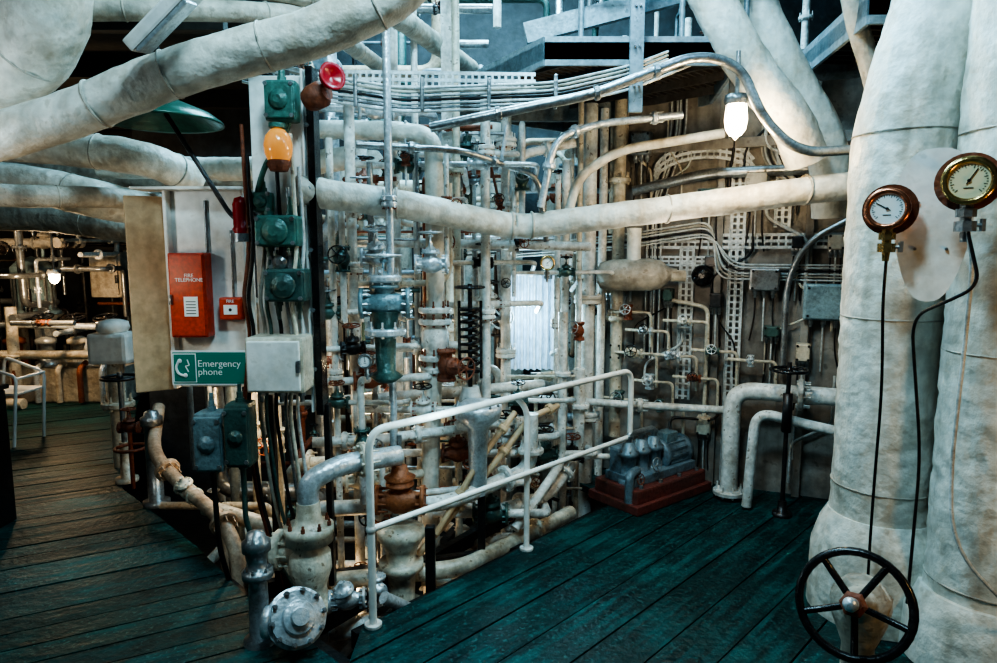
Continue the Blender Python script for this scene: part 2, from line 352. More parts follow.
gauge((-.70,3.45,1.12),(-.1,-1,.1),.035,'steel',None,100,'signw'); gauge((.30,4.1,1.62),(0,-1,.1),.04,'brass',None,40,'signw'); gauge((-.1,3.9,.62),(.1,-1,.3),.035,'steel',None,170,'signw')
pipe('gauge_cable',[(1.45,2.5,1.66),(1.46,2.52,1.5),(1.54,2.62,1.15),(1.58,2.70,.6),(1.60,2.72,.0)],.006,'black',.3,seg=8)
pipe('gauge_cable',[(1.59,2.28,1.77),(1.61,2.27,1.66),(1.66,2.34,1.45),(1.66,2.36,.9),(1.66,2.32,.62),(1.9,2.24,.35),(2.3,2.3,.33)],.007,'cable',.2,seg=8)
pipe('gauge_cable',[(1.59,2.28,1.77),(1.62,2.24,1.58),(1.55,2.30,1.52),(1.56,2.5,1.45),(1.65,2.52,.9),(1.63,2.50,.3)],.006,'dark',.14,seg=8)
b=B('valve_handwheel'); ax=V((-.50,-.76,.42)).normalized(); hc=V((1.25,2.2,.465))
b.wheel(hc,ax,.178,'black','rust',5,.085)
b.cyl(hc-ax*.35,hc+ax*.20,.022,'silver',12); b.lathe(hc+ax*.03,ax,[(0,.045),(.03,.045),(.035,.03),(.07,.03)],'rust',6,False); b.sph(hc+ax*.2,.024,'silver')
b.lathe(hc-ax*.36,ax,[(0,.11),(.04,.11),(.04,.075),(.12,.06),(.16,.03),(.2,.03)],'lag2',16)
b.lathe(hc-ax*.36-V((0,0,.42)),(0,0,1),[(0,.1),(.03,.1),(.03,.06),(.25,.06),(.36,.1),(.46,.11),(.52,.06)],'lag2',16)
b.done()
# ---------------------------------------------------------------- top right
pipe('lagged_exhaust_pipe',[(1.0,3.75,3.3),(1.30,3.75,2.75),(1.62,3.75,2.38),(1.72,3.8,2.2)],.115,'lag',.2,.06,seg=32)
pipe('lagged_exhaust_pipe',[(1.28,3.95,3.4),(1.62,3.95,2.75),(1.92,3.95,2.3),(1.98,4.0,1.9)],.112,'lag',.2,.06,seg=32)
pipe('lagged_exhaust_pipe',[(1.62,3.4,3.4),(1.74,3.45,2.9),(2.1,3.6,2.2)],.05,'lag2',.2,.05)
b=B('bulkhead_lamp'); lc=V((1.24,3.58,2.40))
b.lathe(lc+V((0,0,.1)),(0,0,-1),[(0,.03),(.0,.058),(.03,.062),(.05,.055)],'steel',20)
b.lathe(lc+V((0,0,.055)),(0,0,-1),[(0,.05),(.08,.058),(.13,.05),(.16,.03),(.17,.003)],'bulb',20)
for i in range(4):
    a=i*math.pi/2+.4; q=V((math.cos(a),math.sin(a),0)); b.tube([lc+V((0,0,.06))+q*.062,lc-V((0,0,.07))+q*.066,lc-V((0,0,.13))],.003,'steel',6,.04)
b.cyl(lc+V((0,0,.1)),lc+V((0,0,.32)),.012,'steel',8)
b.done()
b=B('armoured_conduit'); b.tube([(-.35,3.5,2.32),(.5,3.5,2.49),(1.0,3.5,2.68),(1.22,3.5,2.63),(1.34,3.45,2.34),(1.5,3.4,2.18),(1.78,3.35,2.19)],.025,'steel',12,.12)
for q in((-.0,2.39),(.5,2.49),(.8,2.6)): b.disc((q[0],3.5,q[1]),(1,0,.2),.036,.03,'steel',14)
b.done()
# gallery
b=B('grating_gallery')
def slab(b,poly,z,k,dirv,gap=.055,th=.04):
    d=V((*dirv,0)).normalized(); n=V((-d.y,d.x,0)); ks=[V((*p,0)).dot(n) for p in poly]; k0=min(ks)+.02
    while k0<max(ks):
        hit=[]
        for (a,c) in zip(poly,poly[1:]+poly[:1]):
            a=V((*a,0));c=V((*c,0)); ka=a.dot(n)-k0;kc=c.dot(n)-k0
            if ka*kc<0: hit.append(a.lerp(c,ka/(ka-kc)))
        if len(hit)>=2: b.bar(V((hit[0].x,hit[0].y,z)),V((hit[1].x,hit[1].y,z)),.014,th,k)
        k0+=gap
    for a,c in zip(poly,poly[1:]+poly[:1]): b.bar((*a,z),(*c,z),.02,.12,'gblue')
gp=[(.25,3.75),(1.3,3.75),(1.45,4.7),(.8,6.0),(-.45,5.0)]
slab(b,gp,2.78,'grate',(.7,.7),.05); slab(b,gp,2.75,'grate',(-.7,.7),.3,.07)
b.add([(x,y,2.81) for x,y in gp],[list(range(5))],'dark',False)  # dark sheet added over the slats so the underside reads dark
b.bar((.15,3.9,2.9),(1.35,3.9,3.2),.05,.11,'gblue'); b.bar((-.45,5,2.70),(.85,5.0,2.70),.05,.14,'gblue')
b.bar((.72,3.62,2.42),(.72,3.62,3.6),.07,.03,'gblue',up=(0,1,0)); b.bar((-.32,4.3,2.1),(-.32,4.3,4.4),.07,.05,'white')
for z in(2.55,2.75,2.95): b.bolts((.72,3.6,z),(0,-1,0),.012,2,.008,.01,'steel')
for x in(.45,1.0,1.35): b.tube([(x,3.8,2.8),(x,3.8,3.9)],.016,'gblue',10)
for z in(3.1,3.4,3.8): b.tube([(.3,3.8,z),(2.3,3.8,z)],.014,'gblue',10)
b.done()
b=B('grating_gallery'); g2=[(1.75,3.3),(3.3,3.3),(3.3,3.9),(1.9,4.4)]
slab(b,g2,2.86,'grate',(1,.1),.09); slab(b,g2,2.82,'grate',(.1,1),.3)
b.add([(x,y,2.89) for x,y in g2],[list(range(4))],'dark',False)  # solid sheet added here too, to darken the grating seen from below
for i in range(4): b.tube([(1.7+.0*i,3.2,3.05+i*.12),(3.3,3.2,3.05+i*.12)],.012,'gblue',8)
b.done()
b=B('cable_run')
for i in range(7):
    o=i*.02; b.tube([(-1.35,3.6+o*.3,2.70-o),(-.9,3.6+o*.3,2.60-o),(-.5,3.62,2.54-o),(.3,3.62,2.57-o),(.7,3.63,2.66-o),(1.2,3.9,2.9-o)],.0075,['cable','lag2','cable','dark','cable','steel','cable'][i],8,.1)
for x in(-1.1,-.75,-.4,-.05,.3): b.box((x,3.62,2.50+.05*abs(x+.2)),(.02,.05,.17),'steel')
b.done()
b=B('cable_tray'); b.tray((-1.3,3.72,2.62),(.2,3.72,2.60),(0,.3,1),.10,'cable'); b.done()
b=B('lagged_crossover_pipe'); b.tube([(-1.0,3.35,1.99),(-.55,3.65,1.95),(.02,4.05,1.85),(.16,4.08,1.84),(1.0,4.0,1.94),(1.9,3.75,2.05),(2.5,3.7,2.08)],.076,'lag',32,.2,.08)
for p in((-.55,3.65,1.95),(.08,4.065,1.845),(.2,4.075,1.846),(1.0,4.0,1.94),(1.72,3.8,2.035)): b.torus(p,(1,.1,0),.08,.008,'lag2',24,6)
b.done()
# ---------------------------------------------------------------- back wall fittings
wa=math.degrees(math.atan2(wd.y,wd.x))
b=B('cable_tray')
b.tray(W(1.17,.05,.04),W(1.17,2.4,.04),wd,.10,'cable',.045)
b.tray(W(.84,.62,.05),W(.84,1.72,.05),wd,.10,'cable',.045)
b.tray(W(.55,1.76,.05),W(2.0,1.76,.05),(0,0,1),.10,'cable',.045)
b.tray(W(.55,1.62,.05),W(1.1,1.62,.05),(0,0,1),.07,'cable',.045)
b.tray(W(1.45,1.85,.05),W(1.45,2.9,.05),wd,.10,'cable',.045)
pr=None
for i in range(13):
    a=math.pi*i/12; q=W(.93-.42*math.cos(a)*.8,2.22+.16*math.sin(a),.06)
    if pr is not None: b.tray(pr,q,(0,0,1) if .25<a<2.9 else wd,.10,'cable',.04)
    pr=q
b.done()
b=B('cable_bundle')
for i in range(6):
    o=i*.02
    b.tube([W(1.9,1.60-o,.07),W(1.15-o,1.60-o,.07),W(1.0,1.80+o,.08),W(.3,1.70+o,.08),W(-.8,1.62+o,.3)],.0065,['cable','cable','dark','cable','lag2','cable'][i],8,.1)
    b.tube([W(.55+o,.9,.05),W(.55+o,2.0,.05),W(.7+o,2.5,.05),W(.7+o,2.95,.05)],.006,['cable','dark','cable'][i%3],8,.1)
    b.tube([W(1.3+o,2.95,.05),W(1.3+o,2.3,.05),W(1.6+o,2.0,.05),W(2.0+o,2.0-o,.05)],.007,['lag2','cable','dark'][i%3],8,.1)
rr=random.Random(5)
for i in range(24):
    u=rr.uniform(.1,2.1); z=rr.uniform(.8,2.7); z2=z-rr.uniform(.3,.9); u2=u+rr.uniform(-.3,.3)
    b.tube([W(u,z,.06),W(u,(z+z2)/2+.1,.06),W(u2,(z+z2)/2-.05,.06),W(u2,max(z2,.1),.06)],rr.choice([.006,.009,.012]),rr.choice(['cable','cream','dark','steel','cable']),6,.06)
b.done()
for (u,z,w,h,k) in((1.36,1.5,.19,.15,'steel'),(1.73,1.36,.25,.24,'blueg'),(1.28,2.14,.14,.2,'lag2'),(.98,2.05,.16,.14,'dgreen'),(.3,1.45,.1,.14,'cream'),(1.05,1.35,.08,.1,'dark'),(1.42,1.15,.10,.07,'dgreen'),(1.62,1.02,.09,.12,'cream'),(.72,1.38,.07,.09,'dgreen'),(1.0,.45,.10,.13,'cream'),(1.6,2.35,.16,.12,'lag2'),(.5,2.45,.14,.16,'steel'),(1.55,1.75,.07,.08,'dark'),(.35,.95,.08,.12,'dgreen'),(1.78,1.75,.10,.10,'lag2')):
    b=B('junction_box'); b.box(W(u,z,.07),(w,.10,h),k,rot=(0,0,wa),bev=.012); b.box(W(u,z,.125),(w*.9,.014,h*.9),k,rot=(0,0,wa),bev=.004)
    for g in(-1,1):
        for gz in(-1,1): b.lathe(W(u+g*w*.38,z+gz*h*.38,.13),wn,[(0,.009),(.008,.009)],'dark',6)
    for g in(-.3,0,.3): b.lathe(W(u+g*w,z-h/2,.07),(0,0,-1),[(0,.018),(.03,.018),(.03,.012),(.05,.012)],'steel',8); b.tube([W(u+g*w,z-h/2-.04,.07),W(u+g*w,z-h/2-.2,.07),W(u+g*w*1.5,z-h/2-.35,.04)],.006,'dark' if g else 'cable',6)
    b.done()
b=B('alarm_bell'); b.lathe(W(.95,1.52,.03),wn,[(0,.03),(.02,.07),(.05,.075),(.08,.06),(.09,.02)],'black',20); b.box(W(1.0,1.62,.04),(.08,.05,.07),'dark',rot=(0,0,wa)); b.done()
b=B('notice_plate'); b.box(W(1.75,2.18,.03),(.22,.01,.08),'wood',rot=(0,0,wa)); b.done()
b=B('trim_1'); 
for u in(.2,1.05,1.62,2.3): b.box(W(u,1.5,.03),(.05,.06,3.0),'wall',rot=(0,0,wa),bev=.004)
b.box(W(1.2,2.42,.04),(2.4,.06,.07),'wall',rot=(0,0,wa)); b.done()
pipe('steam_branch_pipe',[W(1.2,.02,.25),W(1.2,.76,.25),W(1.95,.76,.22),W(2.4,.76,.2)],.058,'white',.14,fl=[(W(1.2,.04,.25),(0,0,1)),(W(1.62,.76,.235),wd)],seg=20)
pipe('steam_branch_pipe',[W(1.33,.02,.42),W(1.36,.66,.40),W(1.6,.60,.34),W(2.2,.5,.3)],.033,'white',.12,seg=14)
pipe('drain_pipe',[(.30,4.75,.62),(1.0,4.6,.61),(1.62,4.48,.60)],.028,'white',.12,fl=[((1.0,4.6,.61),(1,-.2,0))])
pipe('drain_pipe',[W(1.95,1.95,.1),W(1.6,1.75,.12),W(1.5,1.5,.12),W(1.5,.9,.14)],.02,'steel',.2)
pipe('drain_pipe',[(.45,4.3,1.95),(.5,4.3,2.15),(.75,4.35,2.33),(1.4,4.25,2.42)],.03,'lag',.15)
pipe('drain_pipe',[W(.45,2.12,.1),W(.95,2.22,.1),W(2.0,2.22,.1)],.035,'steel',.1)
pipe('drain_pipe',[W(.35,.3,.1),W(.35,2.9,.1)],.045,'cream',.1,fl=[(W(.35,1.2,.1),(0,0,1)),(W(.35,2.2,.1),(0,0,1))])
pipe('drain_pipe',[W(1.0,.4,.1),W(1.0,1.3,.1),W(.7,1.35,.1)],.014,'cream',.06)
pipe('drain_pipe',[W(2.05,-.0,.1),W(2.05,2.9,.1)],.05,'white',.1,fl=[(W(2.05,.4,.1),(0,0,1))])
b=B('lagged_expansion_drum'); b.lathe((.70,4.72,1.52),(1,-.1,.02),[(0,.05),(.02,.09),(.10,.11),(.36,.115),(.44,.10),(.5,.05),(.55,.04)],'lag2',24); b.cyl((1.2,4.65,1.52),(1.3,4.65,1.52),.04,'cream'); b.cyl((.95,4.7,1.6),(.95,4.7,1.85),.05,'lag'); b.done()
b=B('valve_spindle_stand'); b.wheel((1.83,4.12,.95),(0,0,1),.11,'black'); b.cyl((1.83,4.12,0),(1.83,4.12,1.0),.014,'dark',10); b.lathe((1.83,4.12,0),(0,0,1),[(0,.06),(.02,.06),(.02,.03),(.1,.028)],'dark',14); b.lathe((1.83,4.12,.55),(0,0,1),[(0,.02),(0,.03),(.25,.03),(.25,.02)],'dark',10); b.done()
for (u,z,s) in((.5,.95,.04),(.62,.75,.035),(.78,.95,.035),(.93,.8,.03),(.58,1.12,.03),(1.05,1.0,.03),(.7,.58,.03),(.45,1.25,.035),(1.3,.95,.025),(.85,1.2,.028),(.4,.6,.04)):
    b=B('needle_valve'); b.valve(W(u,z,.16),wd if R.random()<.5 else (0,0,1),wn+V((0,0,.3)),s,R.choice(['silver','cream','white','rust','dgreen']),R.choice(['silver','steel','rust','black'])); b.tube([W(u-.15,z,.14),W(u,z,.16),W(u+.16,z,.14),W(u+.16,z-.25,.1)],.011,'cream',8,.04); b.done()
# ---------------------------------------------------------------- pump
b=B('bilge_pump'); pm=Euler((0,0,math.radians(38))).to_matrix(); pc=V((1.07,4.50,0))
def PL(x,y,z): return pc+pm@V((x,y,z))
b.box(PL(0,0,.03),(.80,.44,.06),'redoxide',rot=(0,0,38)); b.box(PL(0,0,.10),(.74,.38,.10),'redoxide',rot=(0,0,38),bev=.015)
for x in(-.27,-.14,-.01):
    b.lathe(PL(x,-.02,.15),(0,0,1),[(0,.07),(.03,.07),(.03,.05),(.18,.055),(.18,.07),(.21,.07),(.22,.05),(.27,.04),(.28,.0)],'pump',20); b.bolts(PL(x,-.02,.36),(0,0,1),.06,6,.008,.012,'steel'); b.lathe(PL(x,-.02,.42),(0,0,1),[(0,.02),(.03,.02),(.03,.03),(.05,.03)],'steel',10)
b.lathe(PL(.05,0,.27),pm@V((1,0,0)),[(0,.05),(.0,.11),(.03,.11),(.04,.10),(.24,.10),(.25,.11),(.28,.11),(.31,.04)],'pump',24)
for i in range(14):
    a=math.pi*2*i/14; q=V((0,math.cos(a),math.sin(a)))*.104; b.bar(PL(.1,q.y,.27+q.z),PL(.28,q.y,.27+q.z),.006,.014,'pump')
b.box(PL(.16,0,.39),(.12,.1,.07),'blueg',rot=(0,0,38)); b.box(PL(.0,0,.18),(.66,.26,.06),'pump',rot=(0,0,38)); b.box(PL(-.14,.05,.28),(.36,.12,.2),'pump',rot=(0,0,38),bev=.02)
b.tube([PL(-.27,-.02,.42),PL(-.27,-.02,.48),PL(-.01,-.02,.48),PL(-.01,-.02,.42)],.02,'steel',10,.04)
b.tube([PL(-.27,-.10,.25),PL(-.37,-.12,.25),PL(-.37,-.12,.06)],.03,'pump',12,.05); b.tube([PL(.2,.0,.4),PL(.25,.05,.5),W(1.1,.5,.1),W(1.1,.75,.1)],.01,'dark',8,.08)
b.wheel(PL(-.14,-.16,.28),pm@V((0,-1,.2)),.045,'steel'); b.wheel(PL(-.27,-.13,.2),pm@V((0,-1,.2)),.035,'rust')
for x in(-.3,-.1,.1,.3): b.lathe(PL(x,-.16,.15),(0,0,1),[(0,.016),(.02,.016)],'steel',6)
b.done()
# ---------------------------------------------------------------- emergency phone station
b=B('phone_cabinet')
b.box((-1.49,3.47,1.49),(.44,.02,1.02),'ivory')
b.box((-1.78,3.41,1.47),(.20,.018,1.0),'wood',rot=(0,0,32)); b.box((-1.55,3.42,2.005),(.56,.14,.015),'ivory'); b.box((-1.69,3.44,1.49),(.02,.06,1.02),'ivory')
b.box((-1.30,3.44,1.49),(.015,.06,1.02),'ivory')
b.done()
b=B('telephone_box'); b.box((-1.575,3.41,1.47),(.185,.09,.43),'red',bev=.008); b.box((-1.575,3.362,1.47),(.17,.012,.41),'red',bev=.004)
b.box((-1.555,3.353,1.415),(.07,.004,.10),'signw',bev=0); b.box((-1.655,3.35,1.45),(.012,.02,.05),'steel')
for z in(1.38,1.395,1.41,1.425,1.44): b.box((-1.555,3.3505,z),(.05,.001,.004),'ink',bev=0)
b.cyl((-1.5,3.45,1.685),(-1.5,3.45,1.95),.008,'steel',8)
tb=b.done()
def text(body,loc,size,k,parent,align='CENTER',rot=(90,0,0)):
    cu=bpy.data.curves.new('lettering','FONT'); cu.body=body; cu.size=size; cu.align_x=align; cu.align_y='CENTER'; cu.extrude=.0006; cu.space_line=.85
    cu.materials.append(M[k]); o=bpy.data.objects.new('lettering',cu); bpy.context.scene.collection.objects.link(o)
    o.parent=parent; o.location=V(loc)-parent.location; o.rotation_euler=[math.radians(a) for a in rot]; return o
text('FIRE\nTELEPHONE',(-1.56,3.3545,1.56),.026,'signw',tb)
b=B('fire_call_point'); b.box((-1.375,3.43,1.40),(.12,.06,.115),'red',bev=.01); b.box((-1.375,3.398,1.395),(.07,.006,.05),'signw',bev=.002); b.lathe((-1.375,3.396,1.395),(0,-1,0),[(0,.008),(.003,.008)],'ink',12); b.cyl((-1.375,3.45,1.455),(-1.375,3.45,1.8),.006,'steel',8); cp=b.done()
text('FIRE',(-1.375,3.398,1.438),.022,'signw',cp)
b=B('emergency_phone_sign'); b.box((-1.48,3.36,1.10),(.39,.006,.18),'signw',bev=.001); b.box((-1.48,3.3565,1.10),(.372,.003,.162),'signg',bev=0)
b.box((-1.605,3.354,1.10),(.118,.002,.150),'signw',bev=0); b.box((-1.605,3.3525,1.10),(.108,.002,.140),'signg',bev=0)
b.tube([(-1.635,3.35,1.135),(-1.65,3.35,1.10),(-1.635,3.35,1.068),(-1.605,3.35,1.06)],.007,'signw',8,.03); b.sph((-1.628,3.35,1.137),.012,'signw',(1,.3,1)); b.sph((-1.602,3.35,1.062),.012,'signw',(1,.3,1))
b.bar((-1.59,3.35,1.145),(-1.58,3.35,1.115),.006,.002,'signw',up=(0,1,0)); b.bar((-1.58,3.35,1.115),(-1.60,3.35,1.11),.006,.002,'signw',up=(0,1,0)); b.bar((-1.60,3.35,1.11),(-1.585,3.35,1.08),.006,.002,'signw',up=(0,1,0))
sg=b.done(); text('Emergency\nphone',(-1.54,3.354,1.10),.050,'signw',sg,'LEFT')
b=B('switchgear_column')
b.box((-1.08,3.40,1.75),(.30,.02,1.6),'ivory'); b.box((-.915,3.38,1.72),(.035,.11,1.72),'black',bev=.004); b.box((-.955,3.36,1.72),(.012,.04,1.7),'ivory'); b.box((-.90,3.42,.4),(.03,.06,1.0),'dark'); b.box((-1.2,3.44,.4),(.03,.05,1.1),'dark')
b.bar((-1.25,3.36,1.95),(-1.02,3.36,1.5),.02,.01,'silver',up=(0,1,0))
for z in(1.1,1.4,1.7,2.0,2.3): b.lathe((-.93,3.32,z),(0,-1,0),[(0,.012),(.01,.012)],'steel',6)
b.done()
def castbox(name,c,sz,k,glands=2,rot=(0,0,0)):
    b=B(name); c=V(c); b.box(c,sz,k,rot=rot,bev=.02); b.box(c-V((0,sz[1]*.52,0)),(sz[0]*.9,.02,sz[2]*.88),k,rot=rot,bev=.007)
    b.lathe(c-V((0,sz[1]*.55,0)),(0,-1,0),[(0,sz[0]*.3),(.015,sz[0]*.3),(.02,sz[0]*.25),(.03,sz[0]*.12)],k,18)
    for gx in(-1,1):
        for gz in(-1,1): b.lathe(c+V((gx*sz[0]*.4,-sz[1]*.58,gz*sz[2]*.38)),(0,-1,0),[(0,.011),(.01,.011)],'steel',6,False)
    for i in range(glands):
        x=(i+.5)/glands-.5
        for g in(-1,1): b.lathe(c+V((x*sz[0],0,g*sz[2]/2)),(0,0,g),[(0,.022),(.02,.022),(.02,.016),(.05,.015),(.05,.01),(.09,.01)],k,8,False)
    b.done()
castbox('junction_box',(-1.03,3.28,2.40),(.15,.1,.19),'teal',1)
castbox('switch_box',(-1.06,3.26,1.79),(.21,.13,.15),'teal',2)
castbox('switch_box',(-1.03,3.26,1.53),(.20,.13,.16),'dgreen',2)
castbox('switch_box',(-1.06,3.3,1.64),(.12,.08,.06),'steel',1)
castbox('switch_box',(-1.15,3.3,1.93),(.10,.08,.10),'teal',1)
castbox('isolator_box',(-1.42,3.22,.76),(.14,.13,.30),'blueg',1)
castbox('isolator_box',(-1.27,3.2,.80),(.12,.13,.32),'dgreen',1)
b=B('distribution_box'); b.box((-1.07,3.22,1.15),(.28,.18,.27),'cream',bev=.015); b.box((-1.07,3.12,1.15),(.25,.02,.24),'ivory',bev=.006); b.box((-.95,3.11,1.15),(.02,.03,.06),'steel')
for x in(-.1,0,.1): b.lathe((-1.07+x,3.22,1.015),(0,0,-1),[(0,.02),(.03,.02),(.03,.012),(.06,.012)],'steel',8)
b.done()
b=B('amber_beacon'); b.lathe((-1.04,3.22,2.07),(0,0,1),[(0,.04),(.03,.055),(.06,.045)],'rust',18); b.lathe((-1.04,3.22,2.12),(0,0,1),[(0,.05),(.03,.064),(.07,.067),(.11,.058),(.14,.035),(.155,.003)],'amber',20)
b.lathe((-1.04,3.22,2.29),(0,0,-1),[(0,.04),(.02,.04)],'teal',12); b.done()
b=B('alarm_horn'); b.lathe((-.90,3.25,2.40),(1,-.5,.3),[(0,.05),(.03,.06),(.09,.06),(.1,.04),(.12,.04)],'rust',18); b.lathe((-.80,3.2,2.48),(.6,-.7,.1),[(0,.03),(.03,.05),(.07,.065),(.075,.06),(.06,.04),(.05,.0)],'redg',20); b.done()
b=B('red_indicator_lamp'); b.lathe((-1.26,3.3,1.78),(0,0,1),[(0,.035),(.02,.045),(.03,.038),(.14,.04),(.17,.03),(.18,.0)],'redg',18); b.lathe((-1.26,3.3,1.74),(0,0,1),[(0,.05),(.04,.05)],'steel',14); b.done()
b=B('armoured_conduit')
for i,(x,y) in enumerate([(-1.12,3.27),(-1.02,3.27),(-1.16,3.3),(-.97,3.3),(-1.2,3.25),(-1.08,3.3),(-.99,3.25),(-1.24,3.3)]):
    b.tube([(x,y,1.95+.05*i),(x+.02,y-.02,1.7),(x-.03,y,1.45),(x,y,1.3),(x-.06,y+.02,.9),(x-.02,y+.05,.4),(x+.1,y+.2,-.4)],.010,['dgreen','steel','lag2','cable','dark','dark','cream','rust'][i],8,.1)
b.tube([(-1.0,3.3,2.5),(-1.0,3.3,2.3),(-1.12,3.25,2.1),(-1.2,3.3,1.9),(-1.1,3.28,1.87)],.014,'teal',8,.08)
b.tube([(-1.6,3.3,2.35),(-1.45,3.3,2.1),(-1.3,3.3,1.85),(-1.18,3.28,1.8)],.012,'dark',8,.08)
b.tube([(-1.27,3.2,.6),(-1.27,3.2,.3),(-1.1,3.3,0),(-1.0,3.4,-.5)],.014,'dgreen',8,.1); b.tube([(-1.42,3.2,.6),(-1.42,3.22,.2),(-1.35,3.4,-.5)],.014,'dark',8,.1)
b.done()
b=B('pendant_lamp_shade'); b.lathe((-1.60,3.25,2.45),(0,0,-1),[(0,.04),(0,.06),(.04,.07),(.06,.12),(.10,.22),(.14,.275),(.155,.28),(.15,.27),(.1,.2),(.06,.1)],'green',36); b.cyl((-1.60,3.25,2.45),(-1.60,3.25,3.3),.012,'dark',8); b.done()
b=B('strip_light_fitting'); b.box((-1.20,2.5,2.52),(.30,.13,.05),'ivory',rot=(14,-38,-10),bev=.01); b.box((-1.19,2.49,2.495),(.26,.09,.03),'silver',rot=(14,-38,-10),bev=.01); b.cyl((-1.20,2.52,2.54),(-1.20,2.52,3.1),.01,'steel',8); b.done()
L_=[([(-2.6,2.9,2.35),(-2.0,2.85,2.42),(-1.78,2.75,2.58),(-1.6,2.6,3.3)],.15,'lag'),
([(-2.3,2.7,2.07),(-1.75,2.7,2.20),(-1.4,2.7,2.34),(-1.16,2.7,2.42),(-.65,2.7,2.55),(-.3,2.7,2.72),(-.1,2.7,3.2)],.092,'lag'),
([(-3.2,3.6,2.28),(-2.4,3.6,2.25),(-1.84,3.62,2.18),(-1.76,3.9,2.1)],.092,'lag'),
([(-3.6,3.95,2.15),(-2.7,3.95,2.08),(-2.3,3.95,1.98),(-2.25,4.6,1.95)],.11,'lag'),
([(-2.4,4.1,2.2),(-1.4,4.1,2.18),(-.9,4.1,2.25)],.07,'lag'),
([(-5.2,5.4,2.35),(-2.5,5.2,2.25),(-1.2,5.2,2.3)],.10,'lag2'),
([(-5.0,5.0,1.95),(-3.3,4.9,1.95),(-2.6,4.8,1.85),(-2.6,6,1.8)],.11,'lag2'),
([(-6.0,6.2,2.15),(-3.0,6.0,2.1),(-2.0,6.0,2.2)],.12,'lag2'),
([(-2.6,2.6,2.9),(-1.2,3.0,2.85),(-.6,3.6,2.95),(-.2,5,3.0)],.06,'lag2'),
([(-1.9,2.8,2.66),(-1.2,3.0,2.72),(-.9,3.3,2.8),(-.7,4.6,2.85)],.045,'lag2'),
([(-3.0,3.2,1.98),(-2.4,3.3,1.96),(-2.1,3.6,1.98),(-2.1,5,2.0)],.055,'lag2')]
for p,r,k in L_:
    b=B('lagged_overhead_pipe'); b.tube(p,r,k,40,.3,.08)
    for a,c in zip(p,p[1:]): b.torus(V(a).lerp(V(c),.5),V(c)-V(a),r*1.0,.005,'lag2',24,6)
    b.done()
# ---------------------------------------------------------------- centre: hand placed
def vp(x,y,z0,z1,r,k,fl=()):
    b=B('vertical_pipe'); b.tube([(x,y,z0),(x,y,z1)],r,k,16)
    for z in fl: b.flange((x,y,z-.016),(0,0,1),r*2.0,.025,k,8,'rust'); b.flange((x,y,z+.016),(0,0,1),r*2.0,.025,k)
    b.done()
vp(-.57,3.52,-.6,4.4,.021,'silver',(.1,1.95)); vp(-.92,3.7,-.5,2.3,.02,'white',(1.0,)); vp(-.83,3.8,-.5,2.6,.03,'white',(.5,1.6)); vp(-.74,3.9,-.5,2.2,.018,'steel')
vp(-.5,4.1,-.5,3.2,.02,'white'); vp(-.26,4.2,-.5,3.5,.024,'cream',(.9,2.2)); vp(-.08,4.15,.4,2.7,.03,'white',(1.3,2.3)); vp(.40,4.55,-.5,2.2,.02,'white',(1.2,)); vp(.46,4.6,-.5,2.3,.028,'white',(.8,1.7)); vp(.56,4.65,-.5,2.7,.02,'cream'); vp(.64,4.75,-.5,2.7,.05,'white',(1.35,.5)); vp(-.66,4.3,-.5,3.6,.035,'white',(1.4,)); vp(.05,4.5,-.5,2.7,.035,'white',(1.0,2.4)); vp(.76,4.9,.0,2.7,.03,'white',(1.9,))
b=B('feed_pipe'); b.tube([(-1.2,4.1,2.42),(-.6,4.05,2.40),(-.38,4.0,2.36),(-.38,4.0,1.3),(-.42,3.95,.4),(-.42,3.95,-.6)],.055,'lag',24,.16,.05)
for z in(1.34,1.27,1.05,.98,.6): b.flange((-.385,4.0,z),(0,0,1),.10,.03,'white',8,'rust')
b.lathe((-.385,4.0,1.06),(0,0,1),[(-.0,.06),(.06,.085),(.14,.085),(.2,.06)],'white',20); b.done()
b=B('stop_valve'); b.valve((-.31,3.9,1.02),(0,0,1),(.7,-.7,0),.06,'rust','rust'); b.done()
b=B('safety_valve'); b.valve((-.6,3.5,1.42),(1,.1,0),(0,0,1),.085,'blueg','silver',True,'steel'); b.lathe((-.6,3.5,1.0),(0,0,1),[(0,.05),(.03,.09),(.06,.05),(.3,.06),(.38,.08)],'dgreen',20); b.flange((-.6,3.5,1.27),(0,0,1),.11,.03,'silver'); b.flange((-.6,3.5,1.55),(0,0,1),.09,.03,'silver'); b.done()
b=B('safety_valve'); b.valve((-.38,3.75,1.62),(1,.1,0),(0,0,1),.06,'silver','silver'); b.done()
b=B('safety_valve'); b.valve((-.66,3.62,1.66),(1,.1,0),(0,-.3,1),.055,'silver','silver'); b.done()
b=B('stop_valve'); b.valve((-.53,3.45,.36),(1,0,0),(0,0,1),.085,'orng','orng',False); b.lathe((-.53,3.45,.46),(0,0,1),[(0,.06),(.03,.085),(.05,.05),(.09,.04),(.1,.0)],'orng',20); b.lathe((-.53,3.45,-.26),(0,0,1),[(0,.12),(.03,.12),(.03,.07),(.2,.075),(.24,.12),(.28,.12),(.28,.08),(.36,.09),(.42,.13),(.46,.13),(.48,.08)],'cream',24); b.bolts((-.53,3.45,.17),(0,0,1),.1,8,.01,.03,'cream'); b.cyl((-.53,3.45,.5),(-.53,3.45,.72),.014,'steel'); b.done()
b=B('spring_loaded_valve'); c=V((-.17,3.95,.98)); hp=[]
for i in range(8*14+1):
    a=2*math.pi*i/14; hp.append(c+V((.05*math.cos(a),.05*math.sin(a),.36*i/112)))
b.tube(hp,.010,'black',6,0.001); b.cyl(c-V((0,0,.1)),c+V((0,0,.52)),.014,'black',10); b.disc(c,(0,0,1),.065,.02,'black'); b.disc(c+V((0,0,.37)),(0,0,1),.065,.02,'black')
